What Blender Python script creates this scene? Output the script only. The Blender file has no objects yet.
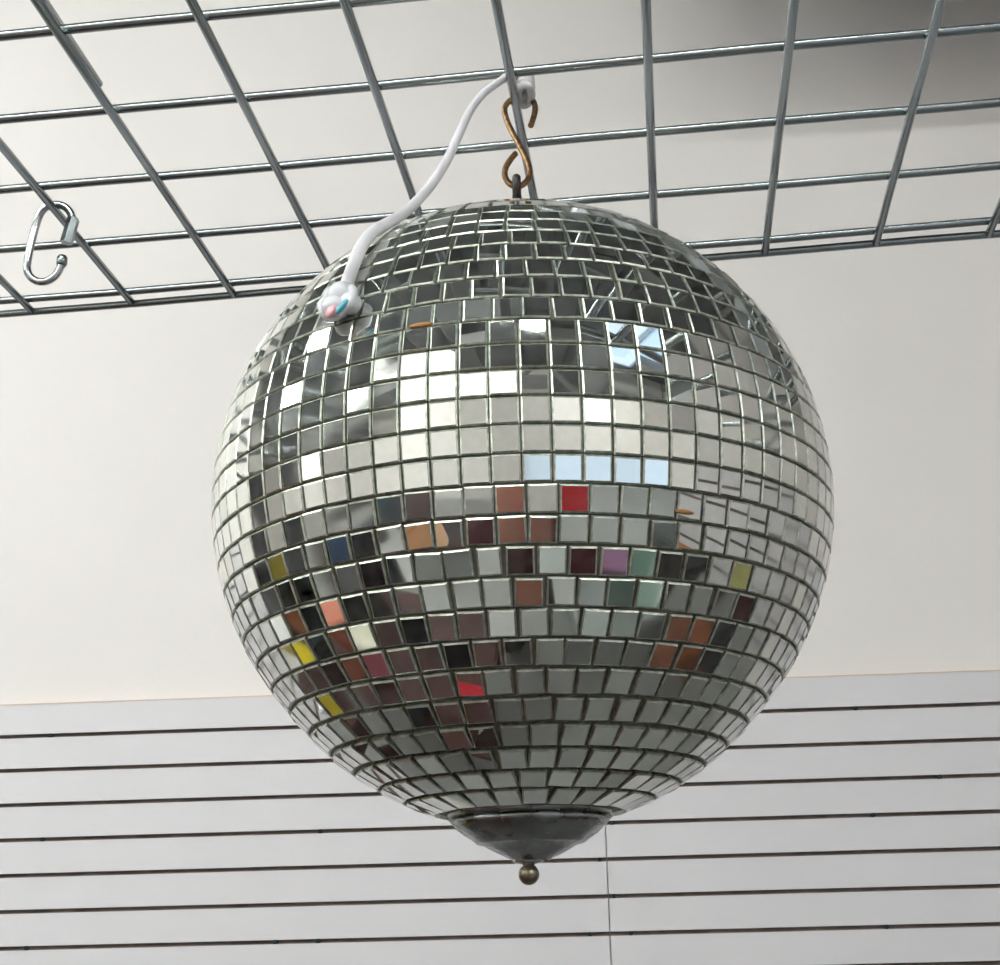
import bpy, bmesh, math, random
from mathutils import Vector, Matrix
random.seed(7)
scn = bpy.context.scene
COL = scn.collection
PI = math.pi
R_ = math.radians

# ------------------------------------------------------------------ camera
F = 1474.9
TH, RO = 0.31706, -0.02359
fw = Vector((0, math.cos(TH), math.sin(TH)))
up0 = Vector((0, -math.sin(TH), math.cos(TH)))
rt0 = Vector((1, 0, 0))
rt = rt0*math.cos(RO) + up0*math.sin(RO)
up = -rt0*math.sin(RO) + up0*math.cos(RO)
cd = bpy.data.cameras.new('camera')
cam = bpy.data.objects.new('camera', cd); COL.objects.link(cam)
M = Matrix.Identity(4)
for i in range(3):
    M[i][0] = rt[i]; M[i][1] = up[i]; M[i][2] = -fw[i]
cam.matrix_world = M
cd.sensor_width = 36; cd.sensor_fit = 'HORIZONTAL'; cd.lens = F*36/1000; cd.clip_start = 0.02; cd.clip_end = 80
scn.camera = cam

def ray(x, y):
    return fw + rt*((x-500)/F) - up*((y-482.5)/F)
def at_y(x, y, Y):            # point on the sight line where world y = Y
    d = ray(x, y); return d*(Y/d.y)
def at_z(x, y, Z):
    d = ray(x, y); return d*(Z/d.z)

# ------------------------------------------------------------------ helpers
def tag(o, label=None, cat=None, group=None, kind=None):
    if label: o['label'] = label
    if cat: o['category'] = cat
    if group: o['group'] = group
    if kind: o['kind'] = kind
    return o
def empty(name, loc=(0, 0, 0), rz=0, label=None, cat=None, group=None):
    o = bpy.data.objects.new(name, None); COL.objects.link(o)
    o.location = loc; o.rotation_euler = (0, 0, rz); o.empty_display_size = .05
    return tag(o, label, cat, group)
def link(name, me, mats, parent=None, smooth=False):
    if not isinstance(mats, (list, tuple)): mats = [mats]
    for m in mats: me.materials.append(m)
    if smooth:
        for p in me.polygons: p.use_smooth = True
    o = bpy.data.objects.new(name, me); COL.objects.link(o)
    if parent: o.parent = parent
    return o
class MB:
    def __init__(s): s.v = []; s.f = []; s.m = []; s.sm = []
    def add(s, vs, fs, mi=0, sm=False):
        b = len(s.v); s.v += [tuple(v) for v in vs]
        for f in fs: s.f.append(tuple(b+i for i in f)); s.m.append(mi); s.sm.append(sm)
    def box(s, c, d, mi=0, rot=None, bev=0.0):
        c = Vector(c); hx, hy, hz = d[0]/2, d[1]/2, d[2]/2
        if bev <= 0:
            vs = [Vector((x, y, z)) for x in (-hx, hx) for y in (-hy, hy) for z in (-hz, hz)]
            fs = [(0,1,3,2),(4,6,7,5),(0,4,5,1),(2,3,7,6),(0,2,6,4),(1,5,7,3)]
        else:
            bm = bmesh.new(); bmesh.ops.create_cube(bm, size=1)
            bmesh.ops.scale(bm, vec=(d[0], d[1], d[2]), verts=bm.verts)
            bmesh.ops.bevel(bm, geom=bm.edges[:], offset=bev, segments=2, profile=.5, affect='EDGES')
            bm.verts.index_update()
            vs = [v.co.copy() for v in bm.verts]; fs = [[v.index for v in f.verts] for f in bm.faces]; bm.free()
        if rot: vs = [rot @ v for v in vs]
        s.add([c+v for v in vs], fs, mi)
    def tube(s, pts, r, n=10, mi=0, closed=False, caps=True):
        pts = [Vector(p) for p in pts]; N = len(pts)
        rs = r if isinstance(r, (list, tuple)) else [r]*N
        tan = []
        for i in range(N):
            a = pts[(i-1) % N] if (closed or i > 0) else pts[i]
            b = pts[(i+1) % N] if (closed or i < N-1) else pts[i]
            tan.append((b-a).normalized())
        ref = Vector((0, 0, 1)) if abs(tan[0].z) < .9 else Vector((1, 0, 0))
        nrm = tan[0].cross(ref).normalized(); vs = []
        for i in range(N):
            nrm = (nrm - tan[i]*nrm.dot(tan[i])).normalized(); bi = tan[i].cross(nrm)
            for k in range(n):
                a = 2*PI*k/n; vs.append(pts[i] + (nrm*math.cos(a)+bi*math.sin(a))*rs[i])
        fs = []
        for i in range(N if closed else N-1):
            j = (i+1) % N
            for k in range(n):
                l = (k+1) % n; fs.append((i*n+k, i*n+l, j*n+l, j*n+k))
        s.add(vs, fs, mi, True)
        if caps and not closed:
            b = len(s.v)-len(vs)
            s.f.append(tuple(b+k for k in range(n-1, -1, -1))); s.m.append(mi); s.sm.append(False)
            s.f.append(tuple(b+(N-1)*n+k for k in range(n))); s.m.append(mi); s.sm.append(False)
    def lathe(s, prof, c=(0, 0, 0), n=48, mi=0, sm=True):
        c = Vector(c); vs = []
        for r, z in prof:
            for k in range(n):
                a = 2*PI*k/n; vs.append(c+Vector((r*math.cos(a), r*math.sin(a), z)))
        fs = []
        for i in range(len(prof)-1):
            for k in range(n):
                l = (k+1) % n; fs.append((i*n+k, i*n+l, (i+1)*n+l, (i+1)*n+k))
        s.add(vs, fs, mi, sm)
    def blob(s, c, r, sc=(1, 1, 1), rot=None, n=14, mi=0):
        c = Vector(c); vs = []; fs = []
        for i in range(n//2+1):
            t = PI*i/(n//2)
            for k in range(n):
                a = 2*PI*k/n
                v = Vector((math.sin(t)*math.cos(a)*sc[0], math.sin(t)*math.sin(a)*sc[1], math.cos(t)*sc[2]))*r
                if rot: v = rot @ v
                vs.append(c+v)
        for i in range(n//2):
            for k in range(n):
                l = (k+1) % n; fs.append((i*n+k, (i+1)*n+k, (i+1)*n+l, i*n+l))
        s.add(vs, fs, mi, True)
    def build(s, name, mats, parent=None, merge=True):
        me = bpy.data.meshes.new(name); me.from_pydata(s.v, [], s.f)
        for p, m, q in zip(me.polygons, s.m, s.sm): p.material_index = m; p.use_smooth = q
        me.update()
        bm = bmesh.new(); bm.from_mesh(me)
        bmesh.ops.remove_doubles(bm, verts=bm.verts, dist=1e-6)
        bmesh.ops.recalc_face_normals(bm, faces=bm.faces)
        bm.to_mesh(me); bm.free()
        if not isinstance(mats, (list, tuple)): mats = [mats]
        for m in mats: me.materials.append(m)
        o = bpy.data.objects.new(name, me); COL.objects.link(o)
        if parent: o.parent = parent
        return o
def spline(pts, sub=8, closed=False):
    pts = [Vector(p) for p in pts]; out = []; N = len(pts)
    for i in range(N if closed else N-1):
        if closed: p0, p1, p2, p3 = (pts[(i+k) % N] for k in (-1, 0, 1, 2))
        else:
            p1, p2 = pts[i], pts[i+1]; p0 = pts[i-1] if i else p1*2-p2; p3 = pts[i+2] if i+2 < N else p2*2-p1
        for k in range(sub):
            t = k/sub
            out.append(.5*((2*p1)+(p2-p0)*t+(2*p0-5*p1+4*p2-p3)*t*t+(3*p1-p0-3*p2+p3)*t**3))
    if not closed: out.append(pts[-1])
    return out

# ------------------------------------------------------------------ materials
def mat(name, col, rough=.6, metal=0., noise=0., nscale=8., bump=0., bscale=60., spec=.5, emit=None, estr=0, trans=0., sheen=0., stretch=None, rvar=0., vcol=None):
    m = bpy.data.materials.new(name); m.use_nodes = True; nt = m.node_tree; b = nt.nodes['Principled BSDF']
    b.inputs['Base Color'].default_value = (*col, 1); b.inputs['Roughness'].default_value = rough
    b.inputs['Metallic'].default_value = metal; b.inputs['Specular IOR Level'].default_value = spec
    b.inputs['Transmission Weight'].default_value = trans
    if emit: b.inputs['Emission Color'].default_value = (*emit, 1); b.inputs['Emission Strength'].default_value = estr
    tc = nt.nodes.new('ShaderNodeTexCoord'); mp = nt.nodes.new('ShaderNodeMapping'); nt.links.new(tc.outputs['Object'], mp.inputs['Vector'])
    if stretch: mp.inputs['Scale'].default_value = stretch
    n = nt.nodes.new('ShaderNodeTexNoise'); n.inputs['Scale'].default_value = nscale; n.inputs['Detail'].default_value = 4
    nt.links.new(mp.outputs['Vector'], n.inputs['Vector'])
    if noise > 0:
        r = nt.nodes.new('ShaderNodeValToRGB'); nt.links.new(n.outputs['Fac'], r.inputs['Fac'])
        a = [max(0, c*(1-noise)) for c in col]; c2 = vcol or [min(1, c*(1+noise)) for c in col]
        r.color_ramp.elements[0].position = .3; r.color_ramp.elements[1].position = .7
        r.color_ramp.elements[0].color = (*a, 1); r.color_ramp.elements[1].color = (*c2, 1)
        nt.links.new(r.outputs['Color'], b.inputs['Base Color'])
    if rvar > 0:
        mr = nt.nodes.new('ShaderNodeMapRange'); nt.links.new(n.outputs['Fac'], mr.inputs['Value'])
        mr.inputs['From Min'].default_value = .35; mr.inputs['From Max'].default_value = .65
        mr.inputs['To Min'].default_value = rough; mr.inputs['To Max'].default_value = rough+rvar
        nt.links.new(mr.outputs['Result'], b.inputs['Roughness'])
    if bump > 0:
        n2 = nt.nodes.new('ShaderNodeTexNoise'); n2.inputs['Scale'].default_value = bscale
        nt.links.new(mp.outputs['Vector'], n2.inputs['Vector'])
        bp = nt.nodes.new('ShaderNodeBump'); bp.inputs['Strength'].default_value = bump; bp.inputs['Distance'].default_value = .002
        nt.links.new(n2.outputs['Fac'], bp.inputs['Height']); nt.links.new(bp.outputs['Normal'], b.inputs['Normal'])
    return m
cm = {}
def cmat(nm, col, rough=.55, **k):
    if nm not in cm: cm[nm] = mat(nm, col, rough, **k)
    return cm[nm]
m_dry = mat('painted_drywall', (.71, .67, .645), .75, noise=.02, nscale=2, bump=.15, bscale=90)
m_slat = mat('slatwall_melamine', (.60, .575, .59), .45, noise=.015, nscale=3)
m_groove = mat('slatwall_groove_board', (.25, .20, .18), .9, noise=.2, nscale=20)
m_edge = mat('raw_board_edge', (.62, .47, .38), .8)
m_floor = mat('grey_concrete_floor', (.235, .235, .225), .5, noise=.12, nscale=3)
m_chrome = mat('zinc_wire', (.31, .345, .355), .24, 1., noise=.06, nscale=12)
m_chrome2 = mat('bright_zinc', (.48, .50, .51), .2, 1., noise=.1, nscale=60)
m_brass = mat('aged_brass', (.27, .155, .075), .42, 1., noise=.5, nscale=260)
m_dark = mat('dark_steel', (.06, .055, .05), .45, .8)
m_cap = mat('tarnished_tin', (.27, .275, .275), .17, 1., noise=.25, nscale=60, rvar=.25, bump=.25, bscale=90)
m_bead = mat('antique_brass_bead', (.22, .19, .14), .3, 1.)
m_cord = mat('white_cord', (.67, .65, .67), .5, noise=.04, nscale=60, bump=.3, bscale=300)
m_film = mat('milky_plastic', (.62, .62, .645), .25, noise=.03, nscale=60, bump=.5, bscale=150)
m_cyan = mat('cyan_tip', (.06, .33, .42), .2)
m_pink = mat('pink_tip', (.75, .35, .38), .2)
m_adh = mat('grey_adhesive', (.16, .155, .125), .6, noise=.3, nscale=120, metal=.25)
m_rust = mat('amber_glue', (.30, .13, .035), .5)
m_glassedge = mat('ground_glass_edge', (.42, .44, .38), .32, .85, noise=.35, nscale=300)
def mirror_mat():
    m = bpy.data.materials.new('mirror_glass'); m.use_nodes = True; nt = m.node_tree; L = nt.links
    b = nt.nodes['Principled BSDF']; b.inputs['Metallic'].default_value = 1
    at = nt.nodes.new('ShaderNodeAttribute'); at.attribute_name = 'age'
    ramp = nt.nodes.new('ShaderNodeValToRGB'); L.new(at.outputs['Fac'], ramp.inputs['Fac'])
    ramp.color_ramp.elements[0].color = (.70, .71, .67, 1); ramp.color_ramp.elements[1].color = (.84, .85, .815, 1)
    L.new(ramp.outputs['Color'], b.inputs['Base Color'])
    tc = nt.nodes.new('ShaderNodeTexCoord')
    n = nt.nodes.new('ShaderNodeTexNoise'); n.inputs['Scale'].default_value = 14; n.inputs['Detail'].default_value = 6
    L.new(tc.outputs['Object'], n.inputs['Vector'])
    mr = nt.nodes.new('ShaderNodeMapRange'); L.new(n.outputs['Fac'], mr.inputs['Value'])
    mr.inputs['From Min'].default_value = .45; mr.inputs['From Max'].default_value = .75
    mr.inputs['To Min'].default_value = .012; mr.inputs['To Max'].default_value = .09
    L.new(mr.outputs['Result'], b.inputs['Roughness'])
    d = nt.nodes.new('ShaderNodeBsdfDiffuse'); d.inputs['Color'].default_value = (.55, .56, .53, 1)
    n2 = nt.nodes.new('ShaderNodeTexNoise'); n2.inputs['Scale'].default_value = 260; n2.inputs['Detail'].default_value = 3
    L.new(tc.outputs['Object'], n2.inputs['Vector'])
    mr2 = nt.nodes.new('ShaderNodeMapRange'); L.new(n2.outputs['Fac'], mr2.inputs['Value'])
    mr2.inputs['From Min'].default_value = .3; mr2.inputs['From Max'].default_value = .8
    mr2.inputs['To Min'].default_value = .0; mr2.inputs['To Max'].default_value = .09
    mx = nt.nodes.new('ShaderNodeMixShader'); L.new(mr2.outputs['Result'], mx.inputs['Fac'])
    L.new(b.outputs['BSDF'], mx.inputs[1]); L.new(d.outputs['BSDF'], mx.inputs[2])
    L.new(mx.outputs['Shader'], nt.nodes['Material Output'].inputs['Surface'])
    return m
m_mirror = mirror_mat()
def sag(z, r0):                # the ball's underside is drawn out slightly towards its cap
    t = min(1, max(0, (-z/r0-.62)/.36)); return z-.0045*t*t*(3-2*t)

# ------------------------------------------------------------------ the room
S = .0762
FL = -1.60                     # floor level (camera at 1.6 m)
RF = 3.75                      # roof deck
PSI = -.06332; D = 3.25782; Z0 = .51768
w = Vector((math.cos(PSI), math.sin(PSI), 0)); nn = Vector((-math.sin(PSI), math.cos(PSI), 0)); up3 = Vector((0, 0, 1))
def wall_box(name, a, b, thick, z0, z1, m, side=1):
    """upright wall slab from a to b (xy), its face on the line a-b, thickness away from the room"""
    a = Vector((*a, 0)); b = Vector((*b, 0)); t = (b-a).normalized(); n = Vector((-t.y, t.x, 0))*side*thick
    mb = MB(); vs = [p+up3*z for z in (z0, z1) for p in (a, b, b+n, a+n)]
    mb.add(vs, [(0,1,5,4),(1,2,6,5),(2,3,7,6),(3,0,4,7),(4,5,6,7),(3,2,1,0)])
    o = mb.build(name, m); o['kind'] = 'structure'; return o
def wxy(s, d): v = w*s + nn*d; return (v.x, v.y)
FD = D+.019                    # drywall face behind the slatwall
XR = 3.5
# corner points
c_right = wxy(XR+.1, FD)
wall_box('wall_front', wxy(-14.5, FD), c_right, .12, FL, RF+.1, m_dry)
wall_box('wall_right', (c_right[0], c_right[1]), (c_right[0], -1.6), .12, FL, RF+.1, m_dry)
wall_box('wall_left', (-14.0, 4.6), (-14.0, -6.5), .12, FL, RF+.1, m_dry, side=-1)
wall_box('wall_side', (9.0, -1.6), (9.0, -6.5), .12, FL, RF+.1, m_dry, side=1)
wall_box('wall_return', (c_right[0]+.12, -1.6), (9.0, -1.6), .12, FL, RF+.1, m_dry, side=1)
# back wall with window openings
def back_wall():
    wins = [(.45, 2.1, -.75, .45), (3.2, 8.2, -1.0, .62)]
    mb = MB(); y = -6.56
    xs = [-14.1]
    def slab(x0, x1, z0, z1): mb.box(((x0+x1)/2, y, (z0+z1)/2), (x1-x0, .12, z1-z0))
    x = -14.1
    for a, b, z0, z1 in wins:
        slab(x, a, FL, RF+.1); slab(a, b, FL, z0); slab(a, b, z1, RF+.1); x = b
    slab(x, 9.12, FL, RF+.1)
    o = mb.build('wall_back', m_dry); o['kind'] = 'structure'
    m_fr = mat('window_aluminium', (.55, .56, .58), .4, .6)
    m_gl = bpy.data.materials.new('window_glass'); m_gl.use_nodes = True
    b_ = m_gl.node_tree.nodes['Principled BSDF']; b_.inputs['Transmission Weight'].default_value = 1; b_.inputs['Roughness'].default_value = 0; b_.inputs['IOR'].default_value = 1.05
    for i, (a, b, z0, z1) in enumerate(wins):
        fr = MB(); t = .05
        fr.box(((a+b)/2, y, z0+t/2), (b-a, .1, t)); fr.box(((a+b)/2, y, z1-t/2), (b-a, .1, t))
        k = 1 if b-a < 2 else 4
        for j in range(k+1):
            xx = a+t/2+(b-a-t)*j/k; fr.box((xx, y, (z0+z1)/2), (t, .098, z1-z0-2*t))
        e = fr.build('window_%d' % (i+1), m_fr); e['kind'] = 'structure'
        g = MB(); g.box(((a+b)/2, y, (z0+z1)/2), (b-a-.02, .006, z1-z0-.02)); g.build('glass_pane', m_gl, e)
back_wall()
mb = MB(); mb.box((-2.5, -1.4, FL-.05), (23.6, 11.6, .1)); tag(mb.build('floor', m_floor), kind='structure')
# the ribbed steel roof deck as the ceiling
m_deck = mat('galvanised_deck', (.10, .105, .11), .38, .4, noise=.25, nscale=1.2, stretch=(.3, 3, 1))
m_joist = mat('grey_painted_joist', (.27, .27, .27), .5)
mb = MB(); prof = []; x = -14.4
while x < 9.3:
    prof += [(x, 0), (x+.09, 0), (x+.12, .05), (x+.21, .05), (x+.24, 0)]; x += .30
n_ = len(prof); SKY = [(1.95+.3*k, 2.15+.3*k) for k in (0, 1, 3, 4, 6)]
for y0, y1 in ((-6.8, -3.3), (-3.3, -1.3), (-1.3, 5.0)):
    for i in range(n_-1):
        (xa_, za_), (xb_, zb_) = prof[i], prof[i+1]; xm = (xa_+xb_)/2
        if y0 == -3.3 and any(p <= xm <= q for p, q in SKY): continue
        mb.add([(xa_, y0, RF+za_), (xb_, y0, RF+zb_), (xb_, y1, RF+zb_), (xa_, y1, RF+za_), (xa_, y0, RF+za_+.02), (xb_, y0, RF+zb_+.02), (xb_, y1, RF+zb_+.02), (xa_, y1, RF+za_+.02)],
               [(3, 2, 1, 0), (4, 5, 6, 7)])
tag(mb.build('ceiling', m_deck), kind='structure')
def joist(y):
    mb = MB(); x0, x1 = -13.9, 8.9
    if y > -1.5: x1 = c_right[0]-.02
    for z in (RF-.03, RF-.42): mb.box(((x0+x1)/2, y, z), (x1-x0, .07, .05))
    x = x0; k = 0
    while x+.4 < x1:
        a, b = ((RF-.42, RF-.03) if k % 2 == 0 else (RF-.03, RF-.42))
        mb.tube([(x, y, a), (x+.4, y, b)], .014, 6, caps=False); x += .4; k += 1
    return mb
for k in range(6):
    y = 2.35-k*1.65
    joist(y).build('trim_%d' % (k+1), m_joist)['kind'] = 'structure'
m_poly = bpy.data.materials.new('rooflight_sheet'); m_poly.use_nodes = True
b_ = m_poly.node_tree.nodes['Principled BSDF']; b_.inputs['Transmission Weight'].default_value = 1; b_.inputs['Roughness'].default_value = .3; b_.inputs['IOR'].default_value = 1.03; b_.inputs['Base Color'].default_value = (.8, .9, 1, 1)
for k, (p, q) in enumerate(SKY):
    mb = MB(); mb.box(((p+q)/2, -2.3, RF+.085), (q-p+.04, 2.04, .008)); tag(mb.build('window_%d' % (k+3), m_poly), kind='structure')
# gypsum bulkhead dropping from the roof behind the photographer, its end cut on the slope
mb = MB(); P2 = [(-3.0, 1.5), (0.35, 1.5), (-.1, 2.0), (-1.9, RF-.5), (-3.0, RF-.5)]
vs = [(x, yy, z) for yy in (-2.75, -2.95) for x, z in P2]
mb.add(vs, [(0,1,2,3,4), (9,8,7,6,5)] + [(i, i+5, (i+1) % 5+5, (i+1) % 5) for i in range(5)])
m_white = mat('white_painted_board', (.80, .77, .73), .7, noise=.03, nscale=5)
tag(mb.build('wall_bulkhead', m_white), kind='structure')
# steel posts
for k, (x, y) in enumerate([(-3.7, .62), (-3.5, 1.65)]):
    mb = MB(); mb.box((x, y, (FL+RF-.45)/2), (.2, .2, RF-.45-FL), bev=.01)
    tag(mb.build('trim_%d' % (k+8), mat('dark_post_paint_%d' % k, (.03, .03, .035), .5)), kind='structure')

# ------------------------------------------------------------------ slatwall panels
def slat_panel(name, s0, s1, base, label, screws, zt=Z0+.0715, dirw=w, dirn=nn, d0=D):
    """board face at depth d0 along dirn; grooves every 3 inches"""
    t = empty(name, base, 0, label, 'slatwall')
    prof = [(0, zt)]; kinds = []     # (depth, z); kind of the face that follows
    z = Z0; kinds = []
    g = .0044
    while z-g > FL+.12:
        kinds.append(0); prof.append((0, z+g))
        kinds.append(1); prof.append((.005, z+g))
        kinds.append(1); prof.append((.005, z+g+.006))
        kinds.append(1); prof.append((.013, z+g+.006))
        kinds.append(1); prof.append((.013, z-g-.006))
        kinds.append(1); prof.append((.005, z-g-.006))
        kinds.append(1); prof.append((.005, z-g))
        kinds.append(1); prof.append((0, z-g)); z -= S
    kinds.append(0); prof.append((0, FL+.1)); kinds.append(2); prof.append((.0185, FL+.1))
    kinds.append(2); prof.append((.0185, zt)); kinds.append(2)
    mb = MB(); B = Vector(base)
    n = len(prof); vs = []
    for s in (s0, s1):
        for dd, zz in prof:
            vs.append(dirw*s + dirn*(d0+dd) + up3*zz - B)
    for i in range(n):
        j = (i+1) % n; mb.add([vs[i], vs[j], vs[n+j], vs[n+i]], [(0, 1, 2, 3)], kinds[i])
    mb.add(vs[:n], [tuple(range(n))], 2); mb.add(vs[n:], [tuple(range(n-1, -1, -1))], 2)
    mb.build('board', [m_slat, m_groove, m_edge], t)
    mb = MB(); c_ = dirw*((s0+s1)/2) + dirn*(d0+.009) + up3*(zt+.0012) - B
    rot_ = Matrix((dirw, dirn, up3)).transposed()
    mb.box(c_, (s1-s0, .0195, .0024), rot=rot_); mb.build('top_edge', m_edge, t)
    for s, i in screws:
        q = MB(); c = dirw*s+dirn*(d0-.0012)+up3*(Z0-i*S)-B
        a = c; b_ = c+dirn*.006
        q.tube([a, b_], .0046, 10); q.build('screw', cmat('screw_black', (.03, .04, .045), .8, spec=.1), t)
    return t
def wall_s(x, y):              # distance along the front wall of a sight line
    d = ray(x, y); t = D/d.dot(nn); return (d*t).dot(w)
def scr(lst): return [(wall_s(x, Y), i) for x, Y, i in lst]
seam = .00225
sL = scr([(50, 735, 0), (42, 840, 3), (320, 833, 3), (26, 948, 6), (275, 944, 6), (318, 943, 6), (600, 862, 4), (590, 937, 6)])
sR = scr([(856, 709, 0), (940, 777, 2), (873, 816, 3), (614, 899, 5), (631, 936, 6), (887, 929, 6), (612, 825, 3)])
seam = wall_s(608.5, 900)
bL = w*(seam-1.2)+nn*D; bR = w*(seam+1.2)+nn*D
slat_panel('slatwall_panel', seam-2.44, seam-.0012, (bL.x, bL.y, FL+.1), 'white slatwall panel left of the thin vertical seam under the beige wall', sL)
slat_panel('slatwall_panel', seam+.0012, seam+2.44, (bR.x, bR.y, FL+.1), 'white slatwall panel right of the thin vertical seam under the beige wall', sR)
slat_panel('slatwall_panel', seam-4.9, seam-2.4424, (*wxy(seam-3.6, D), FL+.1), 'white slatwall panel far to the left beyond the photo edge', [])
slat_panel('slatwall_panel', -1.57, 2.98, (XR+.0, .7, FL+.1), 'white slatwall panel on the right hand wall', [], dirw=Vector((0, 1, 0)), dirn=Vector((1, 0, 0)), d0=c_right[0]-.0195)

# ------------------------------------------------------------------ lights of the room
m_lamp = mat('fluorescent_diffuser', (.9, .9, .9), .5, emit=(.95, 1., .98), estr=62)
m_house = mat('fixture_white_enamel', (.75, .75, .75), .4)
def fixture(x, y, rz, label, z=RF-.55, L=2.3):
    t = empty('strip_light', (x, y, z), rz, label, 'ceiling light', 'fluorescent strip lights under the roof')
    mb = MB(); mb.box((0, 0, .05), (L, .17, .06), bev=.008); mb.build('housing', m_house, t)
    mb = MB(); mb.box((0, 0, 0), (L-.06, .13, .04), bev=.015); mb.build('diffuser', m_lamp, t)
    for s in (-1, 1):
        mb = MB(); mb.tube([(s*L*.4, 0, .075), (s*L*.4, 0, RF-z)], .004, 6); mb.build('hanger', m_dark, t)
for i in range(6):
    fixture(-.55-i*2.55, -2.2, 0, 'white fluorescent strip light, number %s from the right in the row behind the photographer' % ['one', 'two', 'three', 'four', 'five', 'six'][i])
fixture(-3.0, 1.1, 0, 'white fluorescent strip light nearest the front wall on the left')
fixture(-6.0, 1.2, 0, 'white fluorescent strip light second from the front wall on the left')
fixture(3.4, -5.3, 0, 'added white strip light brightening the back wall above the wide storefront window')  # extra lamp, added to brighten the right part of the back wall
fixture(6.4, -4.2, 0, 'added white strip light brightening the back wall, nearest the side wall')  # second added lamp, lifts the back wall towards the side wall
fixture(-5.0, -5.0, 0, 'white fluorescent strip light close to the back wall')

# unseen duct added under the roof to shade the front wall's upper right
m_shade_duct = mat('shade_duct_metal', (.42, .44, .46), .35, .7, noise=.15, nscale=9)
t = empty('shade_duct', (2.0, 2.50, 2.47), 0, 'added unseen round duct under the roof, shading the front wall at upper right', 'duct')
mb = MB(); px_ = [.35-2.0+.02*i for i in range(0, 153)]
mb.tube([(x, 0, 0) for x in px_], [.34+(.006 if i % 8 == 0 else 0) for i in range(len(px_))], 40); mb.build('shade_duct_pipe', m_shade_duct, t)
for x in (-1.1, .9):
    mb = MB(); mb.tube([(x, 0, .34), (x, 0, RF-2.47)], .006, 8); mb.build('shade_duct_hanger', m_dark, t)

# ------------------------------------------------------------------ wire grid panel
PG, H, GX, GY, GL, TX, TY = -.1093, .47475, -.44715, .63261, .02141, .00781, .00038
g_ = Vector((math.cos(PG), math.sin(PG), TX)); m_ = Vector((-math.sin(PG), math.cos(PG), TY)); GO = Vector((0, 0, H))
WR = .0027
def gp(x, y, dz=0): return GO + g_*x + m_*y + up3*dz
grid = empty('wire_grid_panel', gp(GX+5*S, GY+S), 0, 'zinc plated wire grid panel hung flat overhead, carrying the mirror ball', 'wire grid')
GB = grid.location.copy()
xa, xb = GX-12.0*S, GX+20.0*S
ya = GY-3*S-.0095; yb = GY+4*S+.0095
rows = [ya]+[GY+i*S for i in range(-3, 5)]+[yb]
mbr = []
for i, y in enumerate(rows):
    mb = MB()
    N = 22
    mb.tube([gp(xa-.003+(xb-xa+.006)*k/N, y, .0006*math.sin(k*1.7+i) - (.0056 if i in (0, len(rows)-1) else 0)) - GB for k in range(N+1)], WR, 12)
    mb.build('long_wire', m_chrome, grid)
for k in range(-12, 21):
    mb = MB(); x = GX+k*S
    p0, p1 = gp(x, ya+.001, -.0056)-GB, gp(x, yb-.001, -.0056)-GB
    mb.tube([p0, (p0+p1)/2+Vector((0, 0, .0003)), p1], WR, 12)
    mb.build('cross_wire', m_chrome, grid)
# hanger rods at the far corners
for k, (x, y) in enumerate([(xa+S*.5, ya), (xb-S*.5, ya), (xa+S*.5, yb), (xb-S*.5, yb)]):
    p = gp(x, y); mb = MB()
    b = p + Vector((0, 0, .0))
    mb.tube([p+Vector((0, 0, .003)), Vector((p.x, p.y, RF-.01))], .003, 8)
    o = mb.build('threaded_rod', m_dark)
    tag(o, 'thin steel rod holding the %s corner of the wire grid' % ['near left', 'near right', 'far left', 'far right'][k], 'rod', 'rods holding up the wire grid')

# loose rod lying on the grid beside a cross wire (upper left)
mb = MB()
a = at_z(36.5, -10, H+.0085); b = at_z(99, 84, H+.0085)
a2 = a-(b-a)*.9
mb.tube([a2, a, b], .0024, 10)
tag(mb.build('metal_rod', m_chrome2), 'short bright metal rod lying on the grid at the upper left corner', 'rod')

# ------------------------------------------------------------------ mirror ball
C = Vector((.0107, .709, .2187)); RB = .1531
ball = empty('mirror_ball', C-up3*RB, 0, 'silver mirror ball of small square glass tiles hanging from a brass hook', 'disco ball')
off = C - ball.location
mb = MB()
NB = 96
prof = [(RB-.0022)*0.0+0 for _ in range(0)]
prof = [(math.sin(t)*(RB-.0018), sag(math.cos(t)*(RB-.0018), RB)) for t in [PI*i/64 for i in range(65)]]
mb.lathe(prof, off, NB); mb.build('core_sphere', m_adh, ball)
edges = [85.5, 80.8, 76.2, 71.6, 67.0, 62.5, 58.0, 53.6, 49.2, 44.8, 40.3, 35.8, 31.3, 26.85, 22.4, 17.8, 13.2, 8.6, 4.1, -.4, -4.95, -9.5, -14.05, -18.7, -23.3, -28.1, -33.0, -37.9, -42.8, -47.8, -52.8, -57.8, -62.9, -68.0, -73.4]
me_v = []; me_f = []; me_m = []; age = []
def tile(cen, n, e, u, wd, ht, thick, cut=None):
    """glass tile: mirrored face with a narrow ground chamfer and side walls"""
    b = len(me_v); ch = .00075
    for (a, c_, dpt) in ((1, 1, -.0022), (1, 1, thick-.0005), (0, 0, thick)):
        for sx, sy in ((-1, -1), (1, -1), (1, 1), (-1, 1)):
            hx, hy = wd/2, ht/2
            if a == 0: hx -= ch; hy -= ch
            me_v.append(cen + e*sx*hx + u*sy*hy + n*dpt)
    fs = [(8, 9, 10, 11)]; ms = [0]
    for k in range(4):
        l = (k+1) % 4
        fs.append((4+k, 4+l, 8+l, 8+k)); ms.append(1)
        fs.append((k, l, 4+l, 4+k)); ms.append(1)
    q = random.random()
    for f, m in zip(fs, ms): me_f.append(tuple(b+i for i in f)); me_m.append(m); age.append(q)
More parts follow.
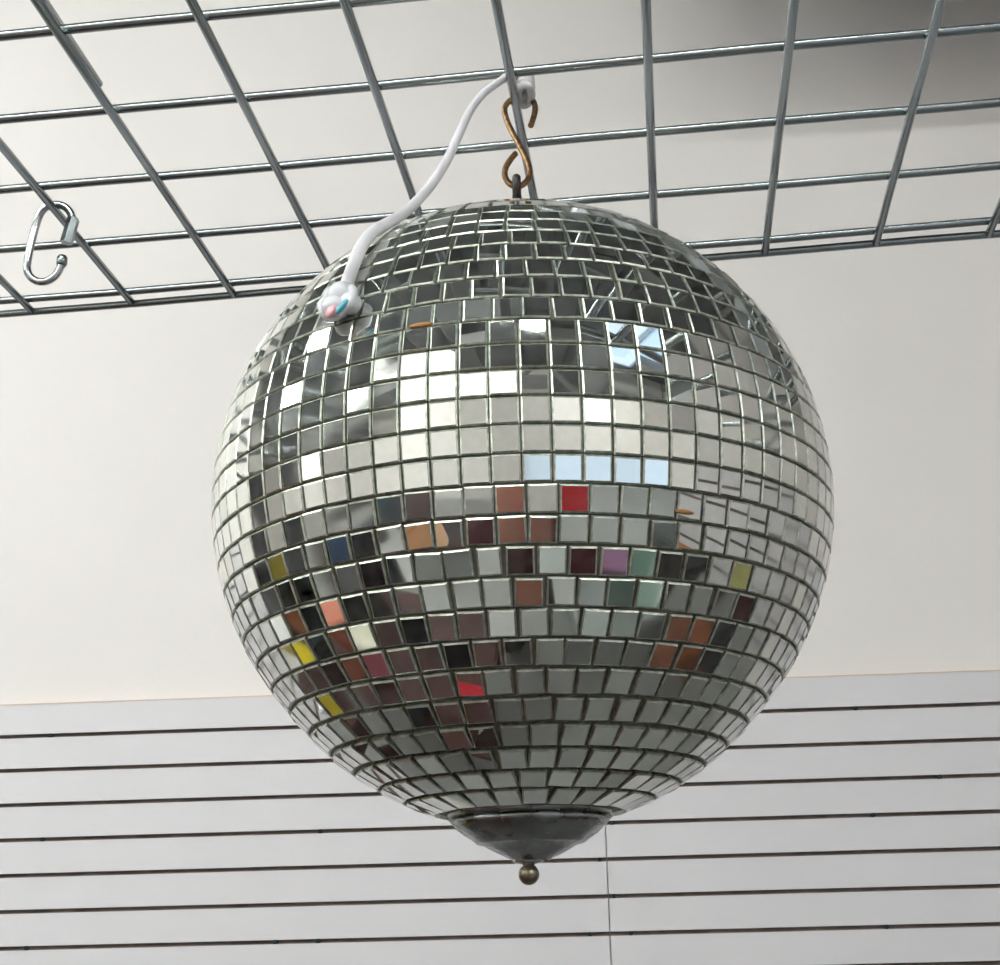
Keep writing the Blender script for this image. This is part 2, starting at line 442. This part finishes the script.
for i in range(len(edges)-1):
    la, lb = R_(edges[i]+.65), R_(edges[i+1]+(.65 if i < len(edges)-2 else 0)); lm = (la+lb)/2
    band = -14.2 < math.degrees(lm) < 13.3
    circ = 2*PI*math.cos(lm)
    N = 76 if band else max(4, int(round(76*math.cos(lm)*1.003)))
    ph = -.15 if band else random.random()
    pitch = 2*PI/N
    gap = .00075 if math.degrees(lm) > -19 else .0011
    ht = (la-lb)*RB - gap - .00005
    rowtilt = random.gauss(0, .25)
    k = 0
    jit = [random.uniform(-.0004, .0004) for _ in range(N)] if not band else [random.uniform(-.00015, .00015) for _ in range(N)]
    for k in range(N):
        az = -PI/2 + (k+.5+ph)*pitch
        n = Vector((math.cos(lm)*math.cos(az), math.cos(lm)*math.sin(az), math.sin(lm)))
        e = Vector((-math.sin(az), math.cos(az), 0)); u = n.cross(e)
        wd = min(2*PI*math.cos(lm)*RB/N - gap, .0125)
        if not band and random.random() < .05: wd *= .85
        # slight misalignment of every glued tile
        sg = .55 if band else .95
        q = Matrix.Rotation(R_(random.gauss(0, sg*.7)), 3, e) @ Matrix.Rotation(R_(random.gauss(0, sg)), 3, u)
        rz = Matrix.Rotation(R_(random.gauss(0, .4 if band else 1.3)), 3, n)
        n2 = q @ n; e2 = q @ (rz @ e); u2 = q @ (rz @ u)
        cen = off + n*(RB-.0006) + e*jit[k] + u*random.uniform(-.0002, .0002)
        dz = sag((cen-off).z, RB)-(cen-off).z; cen.z += dz
        tile(cen, n2, e2, u2, wd, ht+random.uniform(-.0002, .0001), .0006)
me = bpy.data.meshes.new('mirror_tiles'); me.from_pydata([tuple(v) for v in me_v], [], me_f)
for p, m in zip(me.polygons, me_m): p.material_index = m
at = me.attributes.new('age', 'FLOAT', 'FACE')
for i, a in enumerate(age): at.data[i].value = a
link('mirror_tiles', me, [m_mirror, m_glassedge], ball)
# bottom cap: stamped tin cone with rolled rim, neck and bead
DY = C.y
def axis_z(y): return at_y(522, y, DY).z
pxm = (C.length)/F          # metres per pixel at the ball's distance
capx = C.x
zr = axis_z(813); zc = lambda y: axis_z(y)
R1 = 83*pxm*.935
cx = Vector((C.x-.0002, C.y, 0)) - Vector((ball.location.x, ball.location.y, 0)); bz = ball.location.z
prof = [(.030, zr-bz+.006), (R1*.93, zr-bz+.0052)]
for a in range(0, 200, 20):
    prof.append((R1-.0032+.0032*math.sin(R_(a)), zr-bz+.0032*math.cos(R_(a))))
for px, py in [(77, 819), (70, 827), (62, 834), (55, 839), (51, 843), (47, 844.5), (44, 845), (36, 850), (27, 855), (19, 859), (15.5, 861)]:
    prof.append((px*pxm, zc(py)-bz))
mb = MB(); mb.lathe(prof, cx, 72)
cap = mb.build('bottom_cap', m_cap, ball)
# hand-beaten unevenness of the tin
for v in cap.data.vertices:
    a = math.atan2(v.co.y-cx.y, v.co.x-cx.x)
    if v.co.z < zr-bz-.004: 
        k = 1+.012*math.sin(a*9)+.008*math.sin(a*17+v.co.z*900); v.co.x = cx.x+(v.co.x-cx.x)*k; v.co.y = cx.y+(v.co.y-cx.y)*k
mb = MB(); mb.lathe([(.0, zc(859)-bz), (14*pxm, zc(859)-bz), (15*pxm, zc(861)-bz), (13*pxm, zc(863)-bz), (6*pxm, zc(864.5)-bz), (5*pxm, zc(868)-bz), (0, zc(868)-bz)], cx-Vector((.0014, 0, 0)), 32)
mb.build('collar', m_chrome2, ball)
mb = MB(); mb.blob(cx+Vector((-.0014, 0, zc(874.5)-bz)), 9.8*pxm, n=28); mb.build('finial_bead', m_bead, ball)
# hanging eye at the top
ex = Vector((.0128, C.y, 0))
zt = C.z+RB
lx = Vector((ex.x-ball.location.x, 0, zt-bz))
mb = MB(); mb.tube([lx+Vector((0, 0, -.006)), lx+Vector((0, 0, .0240))], .0025, 12)
mb.lathe([(0, .003), (.008, .0025), (.0095, .001), (.0095, -.002)], lx, 24)
ring = [lx+Vector((0, .0052*math.cos(t), .0285+.0052*math.sin(t))) for t in [2*PI*i/20 for i in range(20)]]
mb.tube(ring, .0024, 10, closed=True); mb.build('hanging_eye', m_dark, ball)

# brass S hook
def hookpt(x, y):
    t = (y-95)/(185-95); Y = .745*(1-t) + .7105*t
    return at_y(x, y, Y)
hp = [(530.7, 125.8), (534.5, 114), (535, 106), (531.6, 99), (524.6, 95.5), (516, 96.5), (509, 101.5), (504.6, 109), (507.3, 122), (515.3, 138), (523.5, 154), (529, 166), (529.6, 175), (525, 183), (517.5, 186.6), (510, 184), (505, 176.5), (505.6, 168), (510.5, 159.5), (515.6, 153.5)]
pts = [hookpt(x, y) for x, y in hp]
base = pts[14]
root = empty('s_hook', base, 0, 'aged brass S hook linking the mirror ball to the white cord', 'hook')
mb = MB(); mb.tube([p-base for p in spline(pts, 5)], .0017, 12); mb.build('bent_wire', m_brass, root)
# let the ball's eye meet the hook: lower bend passes through the ring

# ------------------------------------------------------------------ white cord
def ball_hit(x, y, lift):
    d = ray(x, y).normalized(); b = d.dot(C); q = b*b-(C.length_squared-(RB+lift)**2)
    return d*(b-math.sqrt(max(q, 0)))
cordpx = [(505, 78, None), (496, 84, None), (483, 94, None), (470, 111, None), (460, 132, None), (447, 160, None), (434, 181, None), (420, 198, None), (404, 213, None), (388, 223, None), (373, 232, None), (362, 246, None), (354, 264, None), (348, 280, None), (343, 296, None)]
endp = ball_hit(341, 300, .006); stp = gp(GX+5*S, GY+S, -.004)
L = len(cordpx); cp = []
for i, (x, y, _) in enumerate(cordpx):
    t = min(1, i/(L-1)*1.0)
    dist = stp.length*(1-t)+endp.length*t
    dist -= .012*math.sin(PI*t)
    cp.append(ray(x, y).normalized()*dist)
cord = empty('white_cord', stp, 0, 'white plastic cord tied to the grid and draped down the ball', 'cord')
cb = cord.location.copy()
sp = spline(cp, 6); nsp = len(sp)
mb = MB(); mb.tube([p-cb for p in sp], [.0021+.0009*min(1, max(0, (i/nsp-.15)*1.6)) for i in range(nsp)], 14); mb.build('cord_length', m_cord, cord)
# wraps round the grid crossing and the hanging loop
mb = MB()
kn = at_y(520.5, 85, .742)
for k in range(4):
    c0 = kn + Vector((-.0005+.0008*k, -.001*k, .004-.0042*k))
    loop = [c0+Vector(((.0062-.0007*k)*math.cos(t), .008*math.sin(t), .0014*math.sin(t+k))) - cb for t in [2*PI*i/18 for i in range(18)]]
    mb.tube(loop, .0026, 10, closed=True)
c1 = at_y(521, 97, .745)
mb.tube([p-cb for p in spline([kn+Vector((-.004, 0, -.004)), c1+Vector((-.0015, 0, -.0015)), c1+Vector((.002, .001, -.001)), kn+Vector((.005, .002, 0))], 5)], .0024, 10)
mb.blob(kn-cb+Vector((0, .002, -.002)), .0066, (1, .8, 1.25))
mb.tube([p-cb for p in spline([sp[0], gp(GX+5*S-.002, GY+S+.004, .004), kn+Vector((0, .002, .004))], 5)], .0024, 10)
mb.build('wrapped_knot', m_cord, cord)
# lower knot resting on the tiles
k1 = ball_hit(342, 296, .006)-cb; k2 = ball_hit(335, 308, .006)-cb; k3 = ball_hit(350, 303, .0045)-cb; k4 = ball_hit(333, 297, .005)-cb
nrm = (k1+cb-C).normalized()
mb = MB(); mb.blob(k1, .0066, n=18); mb.blob(k2, .0062, (1, 1, .9), n=18); mb.blob(k3, .0052); mb.blob(k4, .0050)
tdir = (k2-k1).normalized(); sd = nrm.cross(tdir).normalized()
loop = [(k1+k2)/2+nrm*.0005+(sd*math.cos(t)*.0085+tdir*math.sin(t)*.0072) for t in [2*PI*i/24 for i in range(24)]]
mb.tube(loop, [.0024+.0005*math.sin(i*1.9) for i in range(24)], 10, closed=True)
mb.build('lower_knot', m_film, cord)
Rm = Matrix((sd, tdir, nrm)).transposed()
d1 = (ball_hit(346, 301, .012)-ball_hit(338, 311, .012)).normalized(); d2 = nrm.cross(d1).normalized()
mb = MB(); mb.blob(ball_hit(342, 306.5, .0108)-cb, .0042, (.36, 1.0, .3), Matrix((d2, d1, nrm)).transposed())
o = mb.build('cord_tip', m_cyan, cord); tag(o, 'cyan plastic tip')
mb = MB(); mb.blob(ball_hit(331, 311, .0092)-cb, .0036, (.7, 1, .45), Rm)
o = mb.build('cord_tip', m_pink, cord); tag(o, 'pale pink plastic tip')

# ------------------------------------------------------------------ quick link hung on the grid, far left
def qp(x, y):                 # link hangs in an upright plane under its cross wire
    return at_y(x, y, QY)
qc = at_z(57, 205, H-.004); QY = qc.y
ql = [(62, 259), (60, 268), (55, 276), (47, 281), (38, 281.5), (30.5, 277), (27, 269), (28, 259), (31, 244), (35, 228), (40, 214), (47, 207), (56, 204.5), (65, 207), (71, 214), (72.5, 223), (71, 232), (67, 243)]
base = qp(47, 282)
t = empty('quick_link', base, 0, 'open zinc quick link hanging from a grid wire at far left', 'chain link')
mb = MB(); P = spline([qp(x, y)-base for x, y in ql], 5); mb.tube(P, .0025, 14); mb.build('bent_link', m_chrome2, t)
mb = MB(); a = qp(73.5, 219)-base; b = qp(66, 243)-base
mb.tube([a, b], .0040, 6); o = mb.build('hex_sleeve', m_chrome, t)
for p in o.data.polygons: p.use_smooth = False
mb = MB(); a = qp(62.5, 256)-base; b = qp(61.5, 266)-base
mb.tube([a, a*.8+b*.2, b*.8+a*.2, b], [.0026, .0034, .0034, .0026], 14)
mb.build('threaded_end', m_chrome, t)
# small amber glue marks on the ball
for (x, y, r) in [(421, 325, .0018), (684, 512, .0016)]:
    p = ball_hit(x, y, -.0002); mb = MB()
    nr = (p-C).normalized(); rotm = nr.to_track_quat('Z', 'Y').to_matrix()
    mb.blob(p-ball.location, r*2, (1.6, .35, .25), rotm, n=10); o = mb.build('glue_mark', m_rust, ball); tag(o, 'amber glue mark between tiles')

# ------------------------------------------------------------------ goods of the shop around the ball (seen in the mirrors)
wood = cmat('dark_walnut', (.045, .018, .015), .62, spec=.2, noise=.4, nscale=6, stretch=(1, 8, 8))
wood2 = cmat('brown_oak', (.13, .05, .028), .6, spec=.2, noise=.35, nscale=6, stretch=(1, 8, 8))
def table(name, x0, x1, y0, y1, top, m, label, legs=.06):
    cxx, cyy = (x0+x1)/2, (y0+y1)/2; t = empty(name, (cxx, cyy, FL), 0, label, 'table')
    h = top-FL; mb = MB(); mb.box((0, 0, h-.015), (x1-x0, y1-y0, .03), bev=.006); mb.build('table_top', m, t)
    mb = MB(); mb.box((0, 0, h-.075), (x1-x0-.1, y1-y0-.1, .09)); mb.build('apron', m, t)
    for sx in (-1, 1):
        for sy in (-1, 1):
            mb = MB(); mb.box((sx*((x1-x0)/2-.06), sy*((y1-y0)/2-.06), (h-.03)/2), (legs, legs, h-.03), bev=.006); mb.build('leg', m, t)
    return t
def carton(x, y, z, dx, dy, dz, col, name, label, rz=0, cat='box', stripe=None):
    t = empty(name, (x, y, z), rz, label, cat)
    m = cmat('card_%02x%02x%02x' % tuple(int(c*255) for c in col), col, .6, spec=.15)
    mb = MB(); mb.box((0, 0, dz*.42), (dx, dy, dz*.84), bev=min(dx, dy, dz)*.04); mb.build('tray', m, t)
    mb = MB(); mb.box((0, 0, dz*.9), (dx*1.03, dy*1.03, dz*.2), bev=min(dx, dy, dz)*.04); mb.build('lid', stripe and cmat('lid_%s' % label[:9], stripe) or m, t)
    return t
def tub(x, y, z, r, h, col, label, name='storage_tub', cat='tub'):
    t = empty(name, (x, y, z), 0, label, cat); m = cmat('tub_%s' % label[:12], col, .2)
    mb = MB(); mb.lathe([(0, 0), (r*.8, 0), (r*.84, .01), (r*.97, h-.02), (r*1.06, h-.02), (r*1.06, h), (r*.94, h), (r*.8, .015), (0, .012)], n=32); mb.build('bowl', m, t)
    return t
table('display_table', -1.55, -.18, -.02, 1.02, -.74, wood, 'dark walnut display table left of the photographer')
carton(-.26, .56, -.74, .11, .14, .08, (.26, .004, .012), 'gift_box', 'deep red flat box on the walnut table edge')
carton(-1.10, .86, -.74, .2, .2, .2, (.44, .16, .10), 'cardboard_box', 'salmon box at the back corner of the walnut table')
carton(-1.32, .62, -.74, .2, .2, .24, (.42, .14, .09), 'cardboard_box', 'salmon box at the far end of the walnut table', .2)
carton(-.80, .16, -.74, .18, .14, .14, (.02, .02, .022), 'storage_box', 'black lidded box on the walnut table', .3)
carton(-.52, .82, -.74, .16, .16, .16, (.03, .03, .035), 'storage_box', 'black lidded box near the front wall side of the walnut table')
tub(-.95, .42, -.74, .12, .12, (.62, .60, .48), 'cream round bowl on the walnut table', 'bowl', 'bowl')
table('side_table', -1.75, -.75, 1.25, 1.7, -.62, wood, 'dark narrow side table between the walnut table and front wall')
carton(-1.42, 1.42, -.62, .22, .16, .36, (.75, .60, .03), 'carton', 'tall yellow carton on the dark side table', stripe=(.8, .8, .78))
carton(-.92, 1.45, -.62, .18, .14, .26, (.80, .62, .05), 'carton', 'short yellow carton at the right end of the side table', stripe=(.75, .75, .75))
carton(-.48, .30, -.74, .22, .16, .12, (.012, .010, .012), 'storage_box', 'wide black box on the walnut table beside its near edge', .1)
carton(-.80, .66, -.74, .2, .24, .05, (.09, .012, .02), 'photo_album', 'flat maroon album on the walnut table', .4)
carton(-1.28, .24, -.74, .3, .3, .3, (.02, .018, .018), 'storage_box', 'large black box at the near left corner of the walnut table')
# garment rack with dark clothes
t = empty('garment_rack', (-2.05, -.25, FL), R_(78), 'black garment rack with two uprights behind the walnut table', 'rack')
mb = MB(); mb.tube([(-.75, 0, 1.42), (.75, 0, 1.42)], .014, 12); mb.build('top_rail', m_dark, t)
for s in (-1, 1):
    mb = MB(); mb.tube([(s*.75, 0, .03), (s*.75, 0, 1.43)], .016, 12); mb.build('upright', m_dark, t)
    mb = MB(); mb.tube([(s*.75, -.25, .02), (s*.75, .25, .02)], .018, 12); mb.build('foot_bar', m_dark, t)
gcols = [((.012, .012, .014), 'black'), ((.02, .03, .07), 'navy'), ((.015, .015, .015), 'charcoal'), ((.07, .012, .018), 'maroon'), ((.01, .01, .012), 'jet black'), ((.10, .20, .42), 'denim blue'), ((.02, .018, .02), 'soft black'), ((.05, .03, .02), 'dark brown')]
for i, (c, nm) in enumerate(gcols):
    lx = -.62+i*.175; Mx = Matrix.Rotation(R_(78), 3, 'Z'); p = Mx @ Vector((lx, 0, 0)) + Vector((-2.05, -.25, FL))
    t = empty('jacket', (p.x, p.y, FL+.45), R_(78), '%s jacket on the garment rack' % nm, 'jacket')
    m = cmat('cloth_'+nm, c, .9, noise=.2, nscale=14)
    mb = MB(); sec = []
    for z, hw, th in [(0, .27, .05), (.25, .26, .05), (.5, .25, .05), (.75, .24, .045), (.86, .2, .04), (.92, .07, .03)]:
        sec.append([(th*math.cos(a)*(1+.15*math.sin(5*a+z*9)), hw*math.sin(a), z) for a in [2*PI*k/20 for k in range(20)]])
    vs = [v for s_ in sec for v in s_]; fs = [(r*20+k, r*20+(k+1) % 20, (r+1)*20+(k+1) % 20, (r+1)*20+k) for r in range(5) for k in range(20)]
    fs.append(tuple(range(19, -1, -1))); fs.append(tuple(range(100, 120))); mb.add(vs, fs, 0, True)
    mb.build('jacket_body', m, t)
    mb = MB(); mb.tube(spline([(0, 0, .91), (0, 0, .955), (0, .014, .985), (0, 0, .99)], 4), .003, 8); mb.build('hanger_hook', m_chrome2, t)
# dark bookcase along the left with goods on its shelves
BX, BY = -2.35, 1.35
t = empty('bookcase', (BX, BY, FL), R_(8), 'black open bookcase standing left of the side table', 'bookcase')
bk = cmat('bookcase_black', (.014, .013, .013), .6, spec=.2)
for s_ in (-1, 1):
    mb = MB(); mb.box((0, s_*.6, .78), (.34, .03, 1.56), bev=.003); mb.build('side_panel', bk, t)
mb = MB(); mb.box((-.16, 0, .78), (.02, 1.17, 1.5)); mb.build('back_panel', bk, t)
for z in (.08, .45, .82, 1.19, 1.545):
    mb = MB(); mb.box((.01, 0, z), (.32, 1.168, .025), bev=.003); mb.build('shelf', bk, t)
rk = random.Random(3)
Mz = Matrix.Rotation(R_(8), 3, 'Z')
bcol = [((.30, .08, .05), 'brick red'), ((.10, .13, .16), 'slate blue'), ((.50, .42, .30), 'cream'), ((.05, .03, .03), 'espresso'), ((.40, .14, .06), 'rust orange'), ((.02, .02, .02), 'black'), ((.45, .37, .05), 'mustard'), ((.10, .16, .11), 'moss green'), ((.25, .25, .26), 'mid grey')]
for j, (z, wh) in enumerate([(.4625, 'lowest filled shelf'), (.8325, 'middle shelf'), (1.2025, 'upper shelf')]):
    for k in range(3):
        c, nm = bcol[j*3+k]; p = Mz @ Vector((.03, -.38+.38*k, z)) + Vector((BX, BY, FL))
        carton(p.x, p.y, p.z, .2, .22+.04*rk.random(), .2+.1*rk.random(), c, 'storage_box', '%s box on the %s of the black bookcase' % (nm, wh), R_(8))
# teal quilt rack
t = empty('folding_screen', (-2.75, -2.35, FL), R_(-20), 'teal patterned cloth screen standing at the back left', 'screen')
m_teal = cmat('teal_cloth', (.01, .20, .26), .8, noise=.5, nscale=5, vcol=(.17, .06, .045))
for i in range(4):
    mb = MB(); a = (-.9+i*.6); mb.box((a, .05*(-1)**i, .66), (.57, .03, 1.08), bev=.004, rot=None); mb.build('panel', m_teal, t)
    mb = MB(); mb.box((a, .05*(-1)**i, 1.215), (.59, .045, .03)); mb.build('rail', wood, t)
    mb = MB(); mb.box((a, .05*(-1)**i, .1), (.59, .045, .06)); mb.build('rail', wood, t)
# lamp
t = empty('table_lamp', (-1.55, -1.72, -1.05), 0, 'lamp with a peach shade on the low oak chest', 'lamp')
m_pe = cmat('peach_shade', (.58, .36, .21), .8)
mb = MB(); mb.lathe([(.0, 0), (.07, 0), (.07, .015), (.02, .03), (.035, .1), (.02, .17), (.008, .2), (.008, .3), (0, .3)], n=24); mb.build('base', wood2, t)
mb = MB(); mb.lathe([(.17, .18), (.11, .42), (.105, .42), (.165, .18)], n=32); mb.build('lamp_shade', m_pe, t)
table('low_chest', -1.95, -1.15, -1.95, -1.15, -1.05, wood2, 'low oak chest table carrying the lamp and an orange box')
carton(-1.38, -1.33, -1.05, .3, .24, .18, (.38, .12, .05), 'cardboard_box', 'orange box on the low oak chest', .1)
carton(-1.78, -1.35, -1.05, .22, .24, .3, (.70, .42, .22), 'cardboard_box', 'tan upright box on the low oak chest')
# right side
m_gt = cmat('grey_laminate', (.25, .27, .26), .4)
table('folding_table', .35, 1.45, -1.25, .15, -1.0, m_gt, 'grey laminate folding table right of the photographer')
carton(.52, -.50, -1.0, .26, .3, .10, (.03, .14, .30), 'board_game', 'dark blue flat box with a pale blue lid on the grey table', .25, stripe=(.06, .22, .42))
carton(.95, -.86, -1.0, .24, .2, .18, (.19, .085, .16), 'gift_box', 'purple box on the grey table', .3)
carton(.70, -1.1, -1.0, .2, .18, .26, (.10, .01, .02), 'storage_box', 'maroon box at the rear of the grey table')
carton(1.18, -1.12, -1.0, .26, .16, .2, (.04, .08, .22), 'shoe_box', 'navy box with white lid at the rear of the grey table', .1, stripe=(.6, .7, .85))
tub(.98, -.2, -1.0, .17, .16, (.13, .19, .16), 'green glass bowl on the grey table', 'glass_bowl', 'bowl')
tub(1.24, -.52, -1.0, .14, .2, (.11, .17, .14), 'deep green plastic tub on the grey table')
carton(1.25, .02, -1.0, .24, .2, .16, (.10, .17, .14), 'storage_box', 'sea green box at the near corner of the grey table')
t = table('oak_desk', .95, 1.6, .38, 1.1, -.92, wood2, 'brown oak desk right of the ball')
carton(1.22, .62, -.92, .3, .3, .1, (.14, .045, .02), 'wooden_box', 'brown wooden box on the oak desk')
carton(1.42, .98, -.92, .2, .2, .28, (.02, .02, .02), 'storage_box', 'black box on the oak desk')
table('black_bench', 1.65, 2.25, -1.2, -.05, -.85, cmat('black_laminate', (.015, .016, .016), .6, spec=.2), 'black bench table beside the slatwall')
carton(1.9, -.3, -.85, .28, .3, .3, (.30, .11, .04), 'cardboard_box', 'brown box on the black bench')
carton(1.85, -.75, -.85, .28, .3, .25, (.045, .05, .05), 'storage_box', 'dark grey box on the black bench')
table('tall_stand', 1.75, 2.15, .55, 1.3, -.6, wood, 'tall dark stand near the right wall')
carton(1.92, .76, -.6, .18, .2, .2, (.27, .25, .09), 'carton', 'olive yellow carton on the tall dark stand')
carton(1.95, 1.1, -.6, .2, .2, .24, (.10, .03, .025), 'carton', 'dark maroon carton on the tall dark stand')
table('rear_table', .4, 1.5, -2.9, -2.0, -.78, cmat('white_laminate', (.6, .6, .6), .4), 'white rear table behind the grey folding table')
carton(.82, -2.3, -.78, .42, .3, .5, (.55, .015, .03), 'gift_box', 'bright red box on the white rear table', .1)
carton(1.28, -2.3, -.78, .3, .3, .2, (.50, .30, .10), 'cardboard_box', 'golden tan box on the white rear table', .2)

t = empty('slatted_cover', (6.3, -6.42, FL), 0, 'white slatted cover standing under the storefront window', 'cover')
mb = MB(); mb.box((0, 0, .29), (4.0, .05, .56)); mb.build('back_board', cmat('cover_grey', (.35, .35, .37), .6), t)
mb = MB()
for k in range(6): mb.box((0, .05, .08+k*.082), (4.0, .03, .058), bev=.006)
mb.build('slats', cmat('cover_white', (.75, .75, .77), .4), t)
# ------------------------------------------------------------------ the photographer (mirrored in the centre tiles)
def skinmesh(name, nodes, eds, root_i, m, parent, sub=2, loc=(0, 0, 0)):
    me = bpy.data.meshes.new(name+'_t'); me.from_pydata([Vector(n[:3])-Vector(loc) for n in nodes], eds, [])
    o = bpy.data.objects.new(name+'_t', me); COL.objects.link(o)
    md = o.modifiers.new('s', 'SKIN'); md.use_smooth_shade = True
    for i, n in enumerate(nodes):
        r = n[3] if isinstance(n[3], tuple) else (n[3], n[3]); me.skin_vertices[0].data[i].radius = r
        me.skin_vertices[0].data[i].use_root = (i == root_i)
    o.modifiers.new('u', 'SUBSURF').levels = sub
    dg = bpy.context.evaluated_depsgraph_get(); dg.update()
    m2 = bpy.data.meshes.new_from_object(o.evaluated_get(dg)); m2.name = name
    bpy.data.objects.remove(o)
    return link(name, m2, m, parent, True)
px0, py0 = -.04, -.34
PB = (px0, py0, FL)
person = empty('person', PB, 0, 'person in a maroon shirt and dark trousers raising a small camera to the ball', 'person')
m_skin = mat('skin', (.55, .24, .17), .5, noise=.08, nscale=12)
m_shirt = mat('maroon_shirt', (.07, .012, .02), .85, noise=.2, nscale=20)
m_pants = mat('black_trousers', (.012, .010, .014), .9)
m_hair = mat('brown_hair', (.06, .035, .02), .6, noise=.4, nscale=90)
X, Y, Zb = px0, py0, FL
def a3(x, y, z): return (X+x, Y+y, z-(.075 if z > -.6 else 0))
nodes = []; eds = []
def N_(p, r, par=None):
    nodes.append((*p, r)); i = len(nodes)-1
    if par is not None: eds.append((par, i))
    return i
pel = N_(a3(0, 0, -.62), (.15, .11)); wst = N_(a3(0, .0, -.45), (.13, .10), pel); ch = N_(a3(0, .0, -.22), (.16, .11), wst)
shc = N_(a3(0, -.01, -.10), (.12, .08), ch); nk = N_(a3(0, .0, -.04), .055, shc); nk2 = N_(a3(0, .015, .01), .05, nk)
hd = N_(a3(0, .03, .07), (.072, .085), nk2); hd2 = N_(a3(0, .025, .135), (.068, .08), hd)
for s in (-1, 1):
    hip = N_(a3(s*.09, 0, -.74), .088, pel); kn_ = N_(a3(s*.10, .01, -1.12), .058, hip); cf = N_(a3(s*.10, 0, -1.26), .055, kn_); an = N_(a3(s*.10, -.01, -1.52), .036, cf); ft = N_(a3(s*.11, .12, -1.565), .032, an)
    sh = N_(a3(s*.17, .0, -.14), .058, shc); el = N_(a3(s*.20, .10, -.36), .050, sh); fa = N_(a3(s*.125, .20, -.24), .046, el)
    hx = s*.085-X
    wr = N_((s*.095, -.10, -.085), .024, fa); pm = N_((s*.085, -.065, -.045), (.036, .017), wr)
skinmesh('body', nodes, eds, 0, m_skin, person, 2, PB)
# five fingers each side, curling over the camera's ends, and a thumb beneath
B = Vector(PB)
for s in (-1, 1):
    for k in range(4):
        z = -.012-.014*k; ln = [.85, 1, .95, .75][k]
        P = [(s*.086, -.062, -.040-.006*k), (s*.088, -.035, z-.006), (s*.082, -.012, z), (s*(.082-.022*ln), -.008, z+.002)]
        fing = MB(); fing.tube([Vector(p)-B for p in spline(P, 4)], [.0085-.0025*i/12 for i in range(13)], 10); fing.build('finger', m_skin, person)
    P = [(s*.078, -.070, -.052), (s*.060, -.058, -.045), (s*.044, -.050, -.032)]
    fing = MB(); fing.tube([Vector(p)-B for p in spline(P, 4)], [.011-.003*i/8 for i in range(9)], 10); fing.build('thumb', m_skin, person)
# face details
fc = MB(); hc = Vector(a3(0, .025, .10))-B
fc.blob(hc+Vector((0, .092, -.005)), .014, (.8, 1.2, 1.5)); fc.build('nose', m_skin, person)
for s in (-1, 1):
    fc = MB(); fc.blob(hc+Vector((s*.076, .0, -.005)), .026, (.35, .8, 1.2)); fc.build('ear', m_skin, person)
for s in (-1, 1):
    ey = MB(); ey.blob(hc+Vector((s*.031, .076, .016)), .011); ey.build('eye', cmat('eye', (.35, .33, .32), .2), person)
mo = MB(); mo.blob(hc+Vector((0, .082, -.045)), .02, (1.1, .4, .3)); mo.build('mouth', mat('lips', (.42, .12, .10), .4), person)
hr = MB(); hr.blob(hc+Vector((0, -.018, .038)), .093, (.92, 1.0, .88), n=24); hr.build('hair', m_hair, person)
# clothes
nodes = []; eds = []
a = N_(a3(0, 0, -.66), (.165, .125)); b = N_(a3(0, 0, -.45), (.148, .118), a); c = N_(a3(0, 0, -.22), (.178, .128), b); d = N_(a3(0, -.01, -.105), (.12, .09), c); 
for s in (-1, 1):
    e = N_(a3(s*.175, .0, -.145), .072, d); f_ = N_(a3(s*.195, .04, -.235), .062, e)
skinmesh('shirt', nodes, eds, 0, m_shirt, person, 2, PB)
nodes = []; eds = []
a = N_(a3(0, 0, -.66), (.158, .118))
for s in (-1, 1):
    b = N_(a3(s*.09, 0, -.78), .10, a); c = N_(a3(s*.10, .01, -1.12), .072, b); d = N_(a3(s*.10, -.01, -1.5), .055, c)
skinmesh('trousers', nodes, eds, 0, m_pants, person, 2, PB)
for s in (-1, 1):
    mb = MB(); mb.blob(Vector(a3(s*.11, .05, FL+.045))-B, .05, (.95, 2.5, .88), n=20); mb.build('shoe', m_dark, person)
# small compact camera held just behind the viewpoint
cc = Vector((0, -.016, -.003)); rotc = Matrix.Rotation(TH, 3, 'X')
t = empty('compact_camera', cc, 0, 'small black compact camera held up in both hands', 'camera')
t.rotation_euler = (TH, 0, 0)
mb = MB(); mb.box((0, -.014, -.012), (.105, .022, .058), bev=.004); mb.build('camera_body', m_dark, t)
mb = MB(); mb.lathe([(0, 0), (.018, 0), (.019, .002), (.019, .009), (.012, .009), (.010, .006), (0, .006)], n=28)
o = mb.build('lens_barrel', m_chrome2, t); o.rotation_euler = (-PI/2, 0, 0); o.location = (0, -.005, 0)

# ------------------------------------------------------------------ daylight outside, colour management
wd = bpy.data.worlds.new('daylight'); scn.world = wd; wd.use_nodes = True
bg = wd.node_tree.nodes['Background']; bg.inputs['Color'].default_value = (.68, .84, 1, 1); bg.inputs['Strength'].default_value = .85
vs_ = scn.view_settings; vs_.view_transform = 'Standard'; vs_.look = 'None'; vs_.gamma = 1; vs_.exposure = .80; vs_.use_curve_mapping = False
